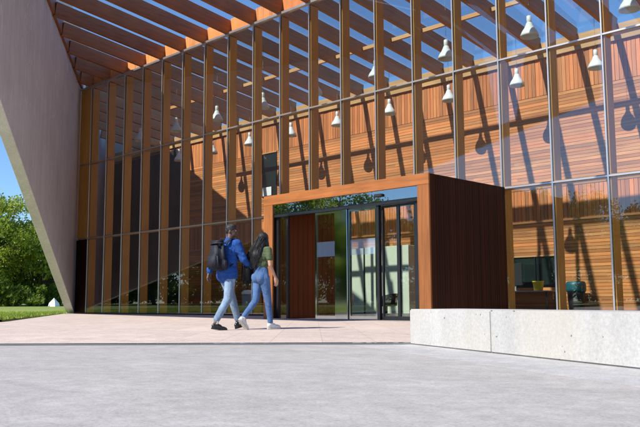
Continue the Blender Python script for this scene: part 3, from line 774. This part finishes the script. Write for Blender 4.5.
def shoe(name, ank, toe, parent, mat, solem, tip=0., w=.043, L=.27, up=0.):
    """ank = ground point under the ankle, toe = flat direction, tip = pitch (heel up positive)"""
    t = Vector(toe).normalized(); s = t.cross(Vector((0,0,1)))
    base = Matrix((s, t, Vector((0,0,1)))).transposed() @ Matrix.Rotation(-tip, 3, 'X')
    A = Vector(ank); f = lambda x, y, z: A+base@Vector((x, y, z))
    sh = skinned(name, [('e', f(0,-.035,.055), (.036,.048,.045), base), ('e', f(0,.03,.055), (.038,.07,.045), base), ('e', f(0,.11,.042), (w,.075,.030), base), ('e', f(0,-.01,.085), (.038,.045,.04), base), ('e', f(0,.155,.036), (w*.9,.04,.024), base)], mat, parent, .007, 3)
    V, F = [], []; n = 18; out = []
    for i in range(n):
        a = 2*math.pi*i/n; yy = .062+math.sin(a)*.145; ww = (.037+.011*max(0, math.sin(a)))*math.cos(a); out.append((ww, yy))
    for z in (0., .026):
        for x, y in out: V.append(tuple(f(x, y, z)))
    F = [tuple(range(n-1, -1, -1)), tuple(range(n, 2*n))]+[(i, (i+1) % n, n+(i+1) % n, n+i) for i in range(n)]
    meshobj('sole', V, F, solem, sh, False, False)
    return sh
RH, FH = Vector((rt.x, rt.y, 0)).normalized(), Vector((fw.x, fw.y, 0)).normalized()
def person_at(px, depth, away, label):
    k = (px-320)/779.03; p = Vector((0,-17.96,.004))+FH*depth+RH*depth*k
    h = RH*math.cos(R(away))+FH*math.sin(R(away))
    return thing('person', p, label, 'person', rz=math.atan2(-h.x, h.y))

# man: right leg back, left leg forward, head turned to the woman
mp = person_at(227, 13.2, 50, 'man walking in a blue shirt, light jeans and a dark backpack')
hipR, hipL = (.09,0,.93), (-.09,0,.93)
knR, anR = (.10,-.07,.515), (.10,-.34,.125); knL, anL = (-.085,.20,.525), (-.085,.35,.115)
shR, shL = (.185,.05,1.435), (-.185,.03,1.435); elR, wrR = (.265,.13,1.17), (.235,.33,1.05); elL, wrL = (-.285,-.08,1.185), (-.285,-.15,.945)
fdm = Vector((math.sin(R(58)), math.cos(R(58)), -.04)); hp, hc, fd, sd_, u, rot = head_prims((.01,.085,1.655), fdm)
legs = [('c', hipR, knR, .075, .05), ('c', knR, anR, .05, .036), ('c', hipL, knL, .075, .05), ('c', knL, anL, .05, .036)]
body = skinned('body', hp+[('c', (0,.045,1.46), (.005,.07,1.60), .062, .055), ('e', (0,.03,1.28), (.15,.10,.22)), ('e', (0,.01,1.0), (.14,.10,.16)), ('c', shR, shL, .06, .06),
    ('c', shR, elR, .05, .038), ('c', elR, wrR, .036, .026), ('c', shL, elL, .05, .038), ('c', elL, wrL, .036, .026),
    ('c', (-.0,.045,1.45), (0,.045,1.40), .07, .09)]+legs+[('c', anR, (.10,-.33,.08), .036, .036), ('c', anL, (-.085,.36,.08), .036, .036)]
    + hand(wrL, (.0,-.22,-1), -1, (1,.2,0)) + hand(wrR, (-.2,1,-.35), 1, (-1,0,-.3)), M['skin_m'], mp, .0075, 2)
face_bits(body, hc, fd, sd_, u)
skinned('hair', [('e', hc+u*.045-fd*.016, (.081,.098,.090), rot), ('e', hc+u*.02-fd*.05, (.070,.060,.075), rot), ('e', hc+u*.10+fd*.02, (.06,.065,.04), rot)], M['hair'], mp, .007, 2, (.005, 40., 40.))
skinned('shirt', [('e', (0,.035,1.33), (.195,.135,.155)), ('e', (0,.03,1.16), (.185,.135,.20)), ('e', (0,.015,.98), (.19,.145,.135)), ('c', shR, shL, .075, .075, 1.), ('c', (0,.04,1.46), (0,.05,1.50), .085, .066),
    ('c', shR, elR, .075, .062), ('c', elR, (.24,.31,1.06), .06, .05), ('c', shL, elL, .075, .062), ('c', elL, (-.286,-.143,.975), .06, .048), ('c', (-.075,-.005,.91), (.075,-.005,.91), .13, .13), ('e', (0,-.015,.98), (.188,.15,.15))], M['blue'], mp, .009, 4, (.011, 6., 11.))
skinned('jeans', [('e', (0,-.01,.92), (.150,.115,.11)), ('c', hipR, knR, .098, .072), ('c', knR, (.10,-.315,.185), .070, .056), ('c', hipL, knL, .098, .072), ('c', knL, (-.085,.337,.175), .070, .056)], M['jean_l'], mp, .009, 4, (.005, 6., 12.))
for a, nm in (((.10,-.33,.11), 0), ((-.085,.352,.10), 1)):
    skinned('sock', [('c', a, (a[0], a[1]+(.025 if not nm else -.012), a[2]+.085), .041, .043)], M['sock'], mp, .008, 2)
shoe('shoe', (.10,-.335,.012), (.45,.9,0), mp, M['leather'], M['leather'], .16)
shoe('shoe', (-.085,.355,.018), (-.05,1,0), mp, M['leather'], M['leather'], -.20)
skinned('collar', [('c', (-.045,.02,1.515), (.045,.02,1.515), .030, .030), ('c', (-.05,.03,1.515), (-.03,.10,1.50), .026, .02), ('c', (.05,.03,1.515), (.03,.10,1.50), .026, .02)], M['blue'], mp, .008, 2)
# backpack
def rbox(name, c, d, mat, parent, bev=.05, rot=(0,0,0), taper=1.):
    bm = bmesh.new(); bmesh.ops.create_cube(bm, size=1)
    for v in bm.verts:
        k = taper if v.co.z > 0 else 1.
        v.co = Vector((v.co.x*d[0]*k, v.co.y*d[1]*(k if taper != 1 else 1), v.co.z*d[2]))
    bmesh.ops.bevel(bm, geom=bm.edges[:], offset=bev, segments=4, affect='EDGES')
    me = bpy.data.meshes.new(name); bm.to_mesh(me); bm.free(); me.materials.append(mat); me.polygons.foreach_set('use_smooth', [True]*len(me.polygons))
    o = bpy.data.objects.new(name, me); link(o, parent); o.location = c; o.rotation_euler = rot; return o
def strap(name, pts, mat, parent, w=.028, t=.008):
    prims = [('c', a, b, w, w, t/w, None) for a, b in zip(pts[:-1], pts[1:])]
    V, F = [], []
    for a, b in zip(pts[:-1], pts[1:]): capsule(V, F, a, b, w, w, .45, (0, 1, .3))
    return meshobj(name, V, F, mat, parent, True, False)
bp = thing('backpack', mp.location, 'bulky charcoal backpack on the back of the man in blue', 'backpack', rz=mp.rotation_euler.z)
rbox('pack_body', (-.01,-.205,1.235), (.33,.19,.50), M['pack'], bp, .065, (.06,0,0), .86)
pk = rbox('front_pocket', (-.01,-.315,1.13), (.27,.075,.25), M['pack'], bp, .03, (.05,0,0), .92)
rbox('lid_flap', (-.01,-.225,1.44), (.29,.20,.10), M['pack'], bp, .045, (.10,0,0))
rbox('side_pocket', (.165,-.20,1.08), (.05,.13,.17), M['pack'], bp, .02)
strap('shoulder_strap', [(.10,-.11,1.45), (.115,-.02,1.525), (.125,.09,1.505), (.125,.165,1.38), (.135,.15,1.22), (.15,-.06,1.06)], M['pack'], bp)
strap('shoulder_strap', [(-.10,-.11,1.45), (-.115,-.02,1.525), (-.125,.09,1.505), (-.125,.165,1.38), (-.135,.15,1.22), (-.15,-.06,1.06)], M['pack'], bp)
strap('grab_loop', [(-.05,-.13,1.47), (-.03,-.13,1.52), (.03,-.13,1.52), (.05,-.13,1.47)], M['pack'], bp, .012)

# woman: right leg planted in front, left heel lifting behind
wp = person_at(261, 13.25, 46, 'woman walking in an olive top and blue jeans with long black hair')
hipR, hipL = (.085,0,.86), (-.085,0,.86)
knR, anR = (.075,.09,.475), (.07,.155,.10); knL, anL = (-.07,-.07,.47), (-.065,-.32,.21)
shR, shL = (.155,.02,1.33), (-.155,.0,1.33); elR, wrR = (.225,-.0,1.07), (.225,.12,.87); elL, wrL = (-.22,.04,1.08), (-.19,.18,.93)
fdw = Vector((math.sin(R(-12)), math.cos(R(-12)), 0)); hp, hc, fd, sd_, u, rot = head_prims((0,.055,1.515), fdw)
body = skinned('body', hp+[('c', (0,.015,1.34), (0,.04,1.46), .048, .045), ('e', (0,.01,1.20), (.125,.085,.17)), ('e', (0,.01,1.02), (.108,.08,.12)), ('e', (0,-.01,.88), (.14,.10,.12)), ('c', shR, shL, .05, .05),
    ('c', shR, elR, .043, .033), ('c', elR, wrR, .033, .022), ('c', shL, elL, .043, .033), ('c', elL, wrL, .033, .022),
    ('c', hipR, knR, .07, .047), ('c', knR, anR, .045, .032), ('c', hipL, knL, .07, .047), ('c', knL, anL, .045, .032), ('c', anR, (.07,.16,.07), .032, .032), ('c', anL, (-.065,-.31,.16), .032, .032)]
    + hand(wrR, (.02,.25,-1), 1, (-1,.1,0)) + hand(wrL, (.1,.6,-.7), -1, (1,.1,0)), M['skin_w'], wp, .0075, 2)
face_bits(body, hc, fd, sd_, u)
hair_w = skinned('hair', [('e', hc+u*.035-fd*.02, (.084,.100,.095), rot), ('e', hc-fd*.055-u*.02, (.080,.065,.11), rot), ('c', hc-fd*.065-u*.05, (-.015,-.095,1.27), .085, .115, .75, (0,1,0)), ('c', (-.02,-.095,1.28), (-.06,-.12,1.08), .11, .06, .65, (0,1,0)),
    ('c', hc-fd*.02+sd_*.07+u*.02, hc+sd_*.075-u*.15, .03, .035), ('c', hc-fd*.02-sd_*.07+u*.02, hc-sd_*.08-u*.16, .03, .038)], M['hair'], wp, .007, 3, (.007, 24., 5.))
def strands(n):
    r = random.Random(4); V, F = [], []
    for k in range(n):
        a = r.uniform(-1.5, 1.5); q = hc-fd*(.10*math.cos(a)+.012)+sd_*.088*math.sin(a)+u*r.uniform(-.02, .07)
        e = Vector((-.045+.085*math.sin(a)+r.gauss(0,.02), -.165-.03*math.cos(a)+r.gauss(0,.012), r.uniform(1.00, 1.2))); pts = []
        for i in range(7):
            t_ = i/6; p = q.lerp(e, t_)+Vector((math.sin(t_*7+k)*.008, -.045*math.sin(math.pi*t_), 0)); pts.append(p)
        for i in range(6):
            w0 = .0045*(1-i/7); m_ = len(V)
            for p, w_ in ((pts[i], w0), (pts[i+1], .0045*(1-(i+1)/7))):
                for d_ in (Vector((w_,0,0)), Vector((-w_*.5,w_*.8,0)), Vector((-w_*.5,-w_*.8,0))): V.append(tuple(p+d_))
            F += [(m_, m_+1, m_+4, m_+3), (m_+1, m_+2, m_+5, m_+4), (m_+2, m_, m_+3, m_+5)]
    return V, F
hv = strands(150); hs_ = meshobj('hair_strands', hv[0], hv[1], M['hair'], hair_w, True, False); hs_['kind'] = 'stuff'
skinned('top', [('e', (0,.01,1.24), (.152,.11,.135)), ('e', (0,.015,1.10), (.135,.10,.10)), ('e', (0,.06,1.22), (.13,.085,.08)), ('c', shR, shL, .062, .062), ('c', (0,.01,1.33), (0,.015,1.375), .07, .056),
    ('c', shR, (.197,.008,1.19), .062, .055), ('c', shL, (-.195,.02,1.19), .062, .055)], M['olive'], wp, .009, 3, (.006, 8., 14.))
skinned('jeans', [('c', (0,.01,.985), (0,.0,.93), .108, .125, 1.18, (1,0,0)), ('e', (.062,-.05,.87), (.088,.095,.105)), ('e', (-.062,-.05,.87), (.088,.095,.105)), ('c', hipR, knR, .092, .062), ('c', knR, (.071,.148,.13), .060, .046), ('c', hipL, knL, .092, .062), ('c', knL, (-.066,-.31,.235), .060, .046)], M['jean_b'], wp, .009, 4, (.0035, 6., 12.))
shoe('sneaker', (.07,.165,.006), (.12,1,0), wp, M['sneaker'], M['sole'], 0., .041)
shoe('sneaker', (-.065,-.385,.115), (0,1,0), wp, M['sneaker'], M['sole'], .80, .041)
bg2 = thing('shoulder_bag', wp.location, 'black shoulder bag hanging at the side of the woman in olive', 'bag', rz=wp.rotation_euler.z)
rbox('bag_body', (-.19,-.14,1.0), (.14,.28,.46), M['bagk'], bg2, .05, (.05,.06,.15), .85)
rbox('bag_flap', (-.19,-.145,1.17), (.15,.26,.17), M['bagk'], bg2, .05, (.05,.06,.15))
strap('bag_strap', [(-.19,-.20,1.18), (-.15,-.10,1.36), (-.13,.0,1.405), (-.15,.08,1.35), (-.20,.02,1.16)], M['bagk'], bg2, .024)
strap('bag_strap', [(-.21,-.20,.82), (-.24,-.18,.70), (-.22,-.12,.68), (-.21,-.09,.80)], M['bagk'], bg2, .014)
